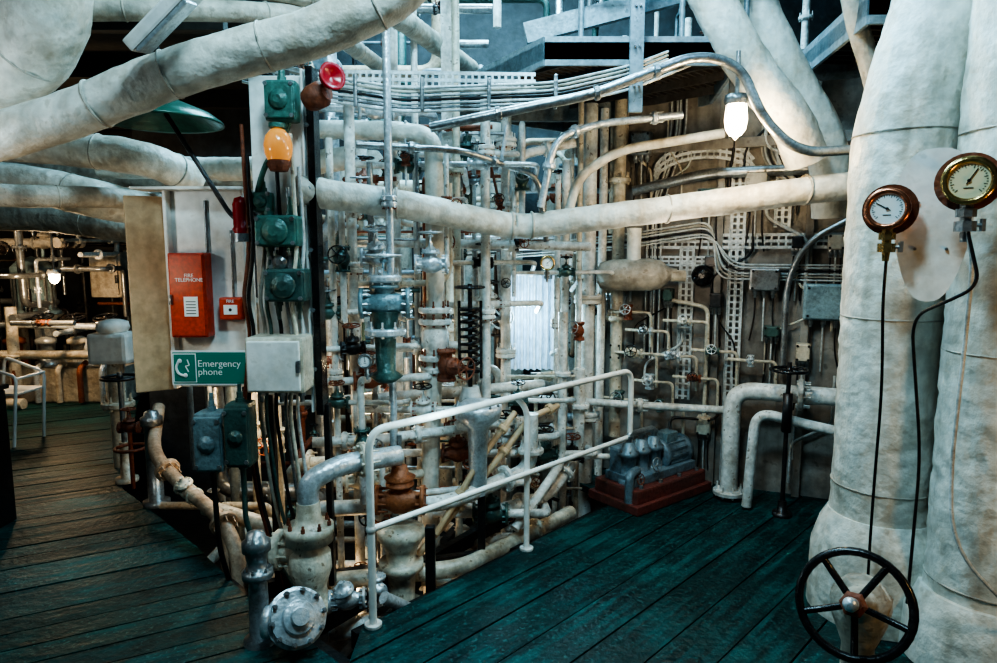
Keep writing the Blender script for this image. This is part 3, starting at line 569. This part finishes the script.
for g in(-1,1): b.cyl(c+V((g*.065,0,-.05)),c+V((g*.065,0,.42)),.009,'black',8)
b.wheel(c+V((0,0,.5)),(0,0,1),.085,'black'); b.lathe(c-V((0,0,.35)),(0,0,1),[(0,.05),(0,.1),(.03,.1),(.05,.06),(.18,.07),(.25,.05)],'white',20); b.done()
b=B('inspection_cover'); b.lathe((-.12,3.75,.78),(0,0,1),[(-.5,.05),(-.1,.06),(-.04,.13),(0,.14),(.03,.14),(.035,.11),(.06,.08),(.07,.0)],'silver',28); b.bolts((-.12,3.75,.81),(0,0,1),.125,10,.009,.012,'steel'); b.done()
vlist=[(-.76,3.75,1.95,.05,'silver','steel'),(-.55,4.1,2.2,.05,'dgreen','silver'),(-.75,4.2,2.55,.07,'silver','steel'),(-.95,4.3,2.45,.08,'silver','silver'),(-.2,4.3,2.3,.05,'dgreen','rust'),(.15,4.3,2.15,.05,'dgreen','steel'),(-.05,4.3,1.35,.05,'white','dark'),(-.75,3.8,.95,.06,'rust','rust'),(-.25,4.0,.45,.065,'rust','rust'),(.05,4.1,.5,.06,'white','black'),(.3,4.3,.35,.06,'dgreen','dark'),(-.8,3.8,.35,.07,'cream','rust'),(-.05,3.9,.1,.07,'dgreen','rust'),(.4,4.4,.68,.05,'white','black'),(-.95,3.7,1.35,.045,'dgreen','steel'),(-.4,4.2,1.75,.05,'dgreen','rust'),(.55,4.5,1.15,.04,'rust','steel'),(-.75,3.55,.65,.05,'dgreen','steel'),(-.85,3.65,1.65,.045,'dgreen','black'),(-.12,4.0,2.2,.04,'silver','black'),(-.1,4.2,1.62,.04,'dark','black'),(-.45,3.9,.75,.05,'white','black'),(.12,4.0,.78,.04,'dgreen','black'),(-.82,3.7,1.15,.045,'dark','rust'),(-.68,3.75,.15,.05,'rust','black'),(-.3,3.9,1.95,.035,'rust','rust'),(.45,4.45,1.55,.035,'dgreen','black'),(.1,4.3,1.75,.035,'dark','rust'),(-.15,3.8,.3,.05,'dark','rust'),(-.9,3.65,.85,.04,'dgreen','rust'),(.5,4.4,.3,.05,'dark','rust')]
for x,y,z,s,k,kw in vlist:
    b=B('gate_valve'); d=R.choice([(1,0,0),(0,0,1),(1,.3,0)]); e=R.choice([(0,-1,.2),(.6,-.8,0),(-.5,-.8,.3)]) if d[2] else (0,-.15,1)
    b.valve((x,y,z),d,e,s,k,kw,True,'rust' if k=='white' else None); dv=V(d).normalized(); b.tube([V((x,y,z))-dv*.35,V((x,y,z))+dv*.35,V((x,y,z))+dv*.35+V((0,.5,-.1))],s*.4,k if k not in('rust','dgreen','dark') else 'white',12,.06); b.done()
hp_=[([(-1.05,3.65,.62),(-.7,3.7,.62),(-.1,4.0,.62),(.35,4.3,.6)],.03,'white'),([(-.95,3.9,.8),(.3,4.4,.8)],.035,'white'),([(-1.0,3.6,.25),(-.3,3.6,.28),(.2,4.0,.35),(.2,4.0,.7)],.045,'white'),
([(-.35,3.55,.12),(-.1,3.75,.5),(.1,3.95,.72)],.018,'wood'),([(-.45,3.5,.02),(-.1,3.8,.35),(.2,4.1,.65),(.5,4.4,.7)],.02,'wood'),([(-1.1,3.5,-.15),(-.2,3.6,-.1),(.5,4.4,-.1)],.05,'cream'),
([(-.9,3.3,-.3),(-.2,3.5,-.3),(.6,4.5,-.3)],.06,'white'),([(-.3,3.3,-.25),(.1,3.8,-.2),(-.5,4.6,-.2)],.04,'pink'),([(.1,3.9,.0),(.35,4.15,.25),(.42,4.3,.3),(.42,4.3,1.3)],.03,'white'),([(.0,3.9,.12),(.33,4.2,.1),(.55,4.45,.3),(.55,4.45,.9)],.04,'white'),
([(-.9,4.0,1.1),(-.1,4.2,1.1),(-.1,4.2,1.6)],.028,'white'),([(-.9,4.1,1.75),(.6,4.4,1.72)],.03,'white'),([(-.85,3.9,1.5),(-.3,4.1,1.5),(-.3,4.1,2.1)],.02,'cream'),([(.1,4.4,1.75),(.1,4.4,2.3),(.5,4.5,2.4)],.03,'white'),
([(-.75,3.6,2.25),(-.2,3.8,2.25),(.25,4.2,2.15),(.3,4.2,1.75)],.018,'steel'),([(.25,4.0,1.95),(.33,4.0,2.35),(.6,4.1,2.45),(1.1,4.1,2.5)],.022,'silver')]
for p,r,k in hp_:
    b=B('service_pipe'); b.tube(p,r,k,14,.12)
    for a,c in zip(p,p[1:]):
        if (V(c)-V(a)).length>.3: q=V(a).lerp(V(c),R.uniform(.3,.7)); b.flange(q,V(c)-V(a),r*1.8,.028,k,6)
    b.done()
b=B('sounding_pipe_cap'); b.lathe((-1.04,2.72,-.1),(0,0,1),[(0,.07),(.12,.07),(.13,.045),(.36,.04),(.40,.035),(.40,.065),(.43,.065),(.43,.04),(.52,.045),(.52,.06),(.56,.06),(.57,.045),(.60,.035),(.61,.0)],'steel',24); b.bolts((-1.04,2.72,.33),(0,0,1),.052,6,.007,.012,'steel'); b.done()
b=B('strainer_valve'); c=V((-.84,2.62,.17)); a=V((.45,-.75,.5)).normalized()
b.lathe(c-a*.16,a,[(0,.05),(.04,.08),(.10,.09),(.11,.125),(.135,.125),(.14,.11),(.165,.11),(.17,.07),(.19,.065),(.195,.04),(.22,.035),(.221,.0)],'silver',28,False); b.bolts(c-a*.01,a,.108,10,.012,.026,'steel')
b.tube([c-a*.1,c-a*.15+V((.0,.2,-.1)),V((-.9,3.0,-.5))],.05,'silver',16,.1); b.lathe(c-V((.14,0,.02)),(1,0,0),[(0,.03),(0,.065),(.03,.065),(.03,.04),(.12,.05)],'silver',18); b.done()
b=B('angle_valve'); c=V((-.93,3.12,.22)); b.lathe(c-V((0,0,.34)),(0,0,1),[(0,.06),(.05,.06),(.05,.12),(.09,.12),(.09,.07),(.18,.08),(.26,.105),(.34,.10),(.38,.065),(.40,.065),(.40,.115),(.44,.115),(.445,.12),(.48,.12),(.48,.075),(.53,.06),(.6,.055)],'cream',26); b.bolts(c+V((0,0,.13)),(0,0,1),.1,8,.01,.03,'rust')
b.tube([c+V((0,0,.22)),c+V((0,0,.36)),c+V((.14,.08,.42)),c+V((.4,.3,.40))],.052,'silver',18,.12); b.flange(c+V((.24,.16,.42)),(.8,.5,0),.09,.035,'cream'); b.tube([c+V((0,0,.0)),c+V((-.25,.05,.0)),c+V((-.4,.3,-.3))],.06,'cream',16,.1); b.flange(c+V((-.16,.03,0)),(1,-.1,0),.10,.035,'cream'); b.done()
b=B('gate_valve'); b.valve((-.72,2.98,.05),(1,.2,0),(-.2,-.3,1),.055,'silver','silver',False); b.tube([(-.55,3.0,.05),(-.3,3.2,-.2)],.03,'silver'); b.done()
b=B('gate_valve'); b.valve((-.62,3.2,-.02),(0,0,1),(.4,-.9,.3),.05,'silver','silver',False); b.done()
b=B('painted_drain_pipe'); b.tube([(-2.35,4.5,.62),(-2.2,4.1,.42),(-1.95,3.9,.30),(-1.55,3.55,.22),(-1.40,3.4,.1),(-1.36,3.3,-.5)],.04,'pink',18,.15)
b.flange((-2.05,3.98,.35),(.6,-.5,-.3),.075,.03,'pink'); b.flange((-1.52,3.52,.20),(.5,-.6,-.3),.075,.03,'pink'); b.valve((-1.85,3.82,.27),(.6,-.5,-.12),(-.2,-.4,1),.055,'cream','rust',False); b.tube([(-1.7,3.7,.22),(-1.2,3.6,.12),(-1.15,3.5,-.4)],.045,'cream',16,.12); b.done()
b=B('sounding_pipe_cap'); b.lathe((-2.3,4.3,0),(0,0,1),[(0,.085),(.03,.085),(.03,.05),(.55,.05),(.55,.07),(.6,.07),(.61,.05),(.64,.04),(.65,0)],'steel',20); b.done()
b=B('valve_spindle_stand'); b.wheel((-2.75,4.75,.78),(0,0,1),.12,'dark'); b.cyl((-2.75,4.75,0),(-2.75,4.75,.82),.018,'steel',10); b.lathe((-2.75,4.75,0),(0,0,1),[(0,.08),(.03,.08),(.03,.04),(.3,.035)],'cream',16); b.torus((-2.62,4.6,.30),(0,0,1),.1,.012,'rust'); b.cyl((-2.62,4.6,.0),(-2.62,4.6,.45),.015,'rust'); b.valve((-2.62,4.6,.45),(1,0,0),(0,0,1),.045,'rust','rust'); b.done()
b=B('valve_actuator'); b.box((-2.98,5.1,.95),(.30,.22,.24),'ivory',bev=.03); b.lathe((-2.98,5.1,1.07),(0,0,1),[(0,.1),(.03,.12),(.08,.11),(.1,.05)],'ivory',18); b.cyl((-2.98,5.1,0),(-2.98,5.1,.85),.06,'cream'); b.flange((-2.98,5.1,.5),(0,0,1),.12,.04,'cream'); b.done()
for x,y in((-2.1,4.2),(-1.75,3.95),(-1.55,3.8)):
    b=B('gate_valve'); b.valve((x+.15,y+.3,.5),(0,0,1),(-.3,-.9,0),.05,R.choice(['cream','pink']),'rust'); b.tube([(x+.15,y+.3,-.8),(x+.15,y+.3,1.2)],.028,'cream'); b.done()
b=B('deck_edge_beams')
for p,q in(((-.62,2.6,-.08),(-1.3,3.2,-.08)),((-1.3,3.2,-.08),(-2.75,4.65,-.08)),((-.66,2.85,-.08),(.78,4.4,-.08)),((-1.4,3.4,-.14),(.2,3.9,-.14)),((-1.0,2.95,-.15),(.1,4.5,-.15)),((-.75,2.75,-.2),(-.2,4.6,-.2))): b.bar(p,q,.05,.09,'dark')
b.box((-.35,3.25,-.05),(.05,.05,.7),'dark'); b.box((-.1,3.75,.1),(.045,.045,.5),'dark'); b.done()
# ---------------------------------------------------------------- background pipe maze
def maze(name,n,xr,yr,zr,seed,ks,rs=(.015,.02,.025,.03,.04,.055),vf=.6):
    rr=random.Random(seed); b=B(name)
    for i in range(n):
        x=rr.uniform(*xr);y=rr.uniform(*yr);z=rr.uniform(*zr); r=rr.choice(rs); k=rr.choice(ks)
        p=V((x,y,z)); pts=[p]
        seq=[V((0,0,1)),V((1,0,0)),V((0,1,0)),V((0,0,-1)),V((-1,0,0))]
        d=rr.choice(seq)
        for j in range(rr.choice([1,2,3])):
            p=p+d*rr.uniform(.3,1.3)*(1.5 if abs(d.z)>.5 else 1); p=V((min(max(p.x,xr[0]),xr[1]),min(max(p.y,yr[0]),yr[1]),min(max(p.z,zr[0]),zr[1])))
            if (p-pts[-1]).length>.15: pts.append(p)
            nd=rr.choice(seq)
            while abs(nd.dot(d))>.5: nd=rr.choice(seq)
            d=nd
        if len(pts)<2: continue
        b.tube(pts,r,k,10,r*3)
        for a,c in zip(pts,pts[1:]):
            if (c-a).length>.25:
                q=a.lerp(c,rr.uniform(.3,.7))
                if rr.random()<.45: b.flange(q,c-a,r*1.9,.025,k,6)
                elif rr.random()<vf:
                    e=V((0,-1,.2)) if abs((c-a).normalized().z)>.5 else rr.choice([V((0,0,1)),V((0,-1,.1))]); 
                    if abs((c-a).normalized().dot(e.normalized()))>.7: e=V((0,0,1))
                    b.valve(q,c-a,e,max(.03,r*1.4),rr.choice([k,k,'dgreen','dark','rust','steel']),rr.choice(['dark','rust','black','silver']))
    return b.done()
ks=['white','white','cream','cream','steel','lag2','dark','dgreen','gblue','silver','rust','pink','dark']
maze('background_pipework',56,(-1.7,.02),(4.5,6.6),(-.8,2.0),11,ks)
maze('background_pipework',22,(.55,.75),(5.0,6.6),(-.8,2.6),17,ks)
maze('background_pipework',28,(-1.9,-.5),(4.7,6.6),(1.8,3.9),12,ks+['white','gblue'])
maze('background_pipework',20,(-.5,.9),(4.7,6.6),(1.8,2.62),22,ks)
maze('background_pipework',20,(-.6,1.0),(4.2,6.4),(3.0,4.2),23,['gblue','white','steel','gblue','dark','silver','dgreen'])
maze('background_pipework',26,(-2.2,-1.2),(4.1,6.0),(-.6,1.9),13,ks)
maze('bilge_pipework',30,(-1.6,.5),(3.3,5.0),(-.8,-.15),14,ks)
maze('small_bore_pipework',42,(-.95,.05),(4.0,4.6),(.0,2.45),31,['cable','cream','steel','dark','white','rust','silver','dgreen'],(.007,.009,.012,.015),.6)
maze('small_bore_pipework',16,(.05,.6),(4.2,4.6),(.0,.85),33,['cable','cream','steel','white','dark'],(.009,.012,.015),.5)
maze('background_pipework',60,(-6.6,-3.9),(8.0,9.3),(.0,2.5),15,ks+['cream','steel'])
maze('background_pipework',34,(-6.6,-4.5),(7.0,8.0),(.05,2.2),55,['cream','white','steel','silver','lag2','blueg','dark'],(.02,.03,.04,.06),.7)
maze('background_pipework',22,(.9,2.6),(4.6,6.6),(3.05,4.2),16,ks)
for (x,y,z,r,h) in((-1.3,6.95,-.9,.40,3.6),(-.2,6.95,-.9,.45,4.2),(.75,6.95,-.9,.3,3.9)):
    b=B('lagged_boiler_drum'); b.lathe((x,y,z),(0,0,1),[(0,r),(h*.3,r),(h*.3,r*1.03),(h*.32,r*1.03),(h*.32,r),(h*.8,r),(h*.92,r*.7),(h,r*.2)],'lag2',32); b.done()
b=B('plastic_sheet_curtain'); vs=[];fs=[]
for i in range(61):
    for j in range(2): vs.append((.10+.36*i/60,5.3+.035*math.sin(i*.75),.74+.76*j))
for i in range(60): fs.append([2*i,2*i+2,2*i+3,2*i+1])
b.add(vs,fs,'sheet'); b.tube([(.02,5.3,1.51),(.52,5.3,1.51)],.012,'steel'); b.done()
# ---------------------------------------------------------------- left distance
mx_,my_=-5.45,7.8
b=B('electric_motor'); b.lathe((mx_,my_,.95),(0,0,1),[(0,.26),(.04,.26),(.05,.2),(.45,.2),(.47,.22),(.55,.22),(.62,.15),(.68,.0)],'blueg',24)
for i in range(16):
    a=2*math.pi*i/16; b.bar((mx_+.205*math.cos(a),my_+.205*math.sin(a),1.02),(mx_+.205*math.cos(a),my_+.205*math.sin(a),1.38),.02,.03,'steel')
b.lathe((mx_,my_,0),(0,0,1),[(0,.35),(.06,.35),(.08,.2),(.5,.16),(.88,.2),(.94,.28)],'cream',24); b.done()
b=B('electrical_cabinet'); b.box((-4.75,8.2,1.40),(.38,.3,.55),'lag2',bev=.02); b.box((-4.75,8.04,1.40),(.32,.02,.48),'lag2'); b.box((-4.6,8.02,1.35),(.03,.03,.1),'dark'); b.done()
b=B('machine_bed'); b.box((-5.3,7.6,.2),(2.2,.6,.4),'lag2',bev=.02)
for i in range(6): b.lathe((-6.2+i*.36,7.45,.4),(0,0,1),[(0,.12),(.05,.12),(.05,.07),(.25,.08),(.25,.11),(.3,.11),(.33,.05)],R.choice(['cream','silver','rust']),16); b.wheel((-6.2+i*.36,7.4,.95),(0,-.3,1),.12,'dark'); b.cyl((-6.2+i*.36,7.42,.7),(-6.2+i*.36,7.4,.95),.015,'steel')
for i in range(9): b.tube([(-6.3+i*.24,7.22,.02),(-6.3+i*.24,7.22,.40),(-6.3+i*.24,7.35,.45)],.03,['cream','rust','silver'][i%3],10,.06)
b.tube([(-6.4,7.25,.55),(-4.3,7.25,.55)],.05,'cream'); b.tube([(-6.4,7.3,.9),(-4.2,7.3,.85),(-4.2,7.3,.2)],.035,'silver'); b.done()
b=B('bulkhead_lamp'); b.lathe((-4.6,6.9,1.5),(0,0,-1),[(0,.06),(.04,.07),(.05,.06)],'steel',16); b.lathe((-4.6,6.9,1.46),(0,0,-1),[(0,.05),(.06,.05),(.10,.025),(.11,.0)],'tube',16); b.cyl((-4.6,6.9,1.5),(-4.6,6.9,3.3),.012,'steel',8); b.done()
b=B('folding_chair'); D=V((-1.25,1.75,0))
def T(l): return [V(a)+D for a in l]
b.tube(T([(-2.95,3.85,0),(-2.88,3.85,.62),(-3.3,3.95,.72),(-3.4,3.95,0)]),.014,'signw',8,.06); b.tube(T([(-2.93,4.2,0),(-2.88,4.2,.60),(-3.3,4.3,.72),(-3.4,4.3,0)]),.014,'signw',8,.06); b.box(V((-3.1,4.05,.46))+D,(.4,.36,.02),'ivory'); b.tube(T([(-2.88,3.85,.6),(-2.88,4.2,.6)]),.012,'signw',8); b.done()
b=B('floor_locker'); b.box((-3.17,3.9,.42),(.22,.30,.84),'black',bev=.008); b.box((-3.17,3.9,.86),(.25,.33,.03),'dark'); b.box((-3.13,3.74,.6),(.02,.02,.08),'steel'); b.done()
# ---------------------------------------------------------------- lights
def light(t,loc,e,col,size=.1,rot=(0,0,0),sy=None,spot=None):
    l=bpy.data.lights.new('lamp_and_fill_light',t); l.energy=e; l.color=col  # shared by the room's lamps and by added fills without a fixture
    if t=='AREA':
        l.size=size
        if sy: l.shape='RECTANGLE'; l.size_y=sy
    else: l.shadow_soft_size=size
    o=bpy.data.objects.new('lamp_and_fill_light',l); o.location=loc; o.rotation_euler=[math.radians(a) for a in rot]; bpy.context.scene.collection.objects.link(o)
cool=(.38,.78,1.0); warm=(1,.70,.40)
light('AREA',(0,5.2,4.85),290,cool,2.4,(0,0,0),1.9)
light('AREA',(-.1,1.3,3.9),56,(.52,.86,1),.5,(38,0,0),.4)  # unseen fill above the viewpoint, added to light the front
light('AREA',(.4,3.0,3.7),34,cool,.4,(10,0,0),.4)
light('POINT',(0,4.4,3.75),24,(.40,.78,1),.1)  # added fill out of view, brightens the upper centre
light('POINT',(-.9,2.1,3.5),13,(.48,.80,1),.1)  # added fill out of view for the tops of the overhead pipes
light('POINT',(1.0,2.5,3.3),11,(.30,.62,1),.1)  # added blue fill out of view for the lagged column's left side
light('POINT',(1.24,3.5,2.22),18,(1,.74,.40),.06)
light('POINT',(-4.6,6.75,1.25),34,warm,.08)
light('POINT',(-5.9,6.5,2.2),42,(1,.74,.46),.1)
light('POINT',(2.1,1.45,1.25),14,(1,.60,.22),.08)
light('POINT',(-2.3,2.2,2.0),13,(.78,.95,1),.1)  # fill added out of view at left to brighten the phone cabinet
light('POINT',(-1.95,2.75,1.55),3,(1,.80,.55),.06)
light('POINT',(-.2,3.0,.95),4,(.62,.92,1),.1)
light('POINT',(-.9,4.5,.9),13,(1,.78,.5),.06)  # warm fill added among the background pipes, no fitting
light('POINT',(.2,4.9,1.2),18,(.50,.85,1),.08)  # blue fill added to brighten the centre pipework, no lamp stands there
light('POINT',(-.9,3.7,-.3),8,(1,.70,.38),.06)
light('POINT',(-1.5,3.9,.7),7,(1,.72,.40),.06)
light('POINT',(1.1,4.0,1.6),6,(1,.86,.66),.08)
w=bpy.data.worlds.new('world'); bpy.context.scene.world=w; w.use_nodes=True; w.node_tree.nodes['Background'].inputs[0].default_value=(.4,.7,.8,1); w.node_tree.nodes['Background'].inputs[1].default_value=.04
cam=bpy.data.cameras.new('camera'); cam.lens=24; cam.sensor_width=36; co=bpy.data.objects.new('camera',cam); co.location=(0,0,1.7); co.rotation_euler=(math.radians(83),0,0); bpy.context.scene.collection.objects.link(co); bpy.context.scene.camera=co
try:
    bpy.context.scene.view_settings.look='AgX - High Contrast'
    bpy.context.scene.view_settings.exposure=.28
except Exception: pass
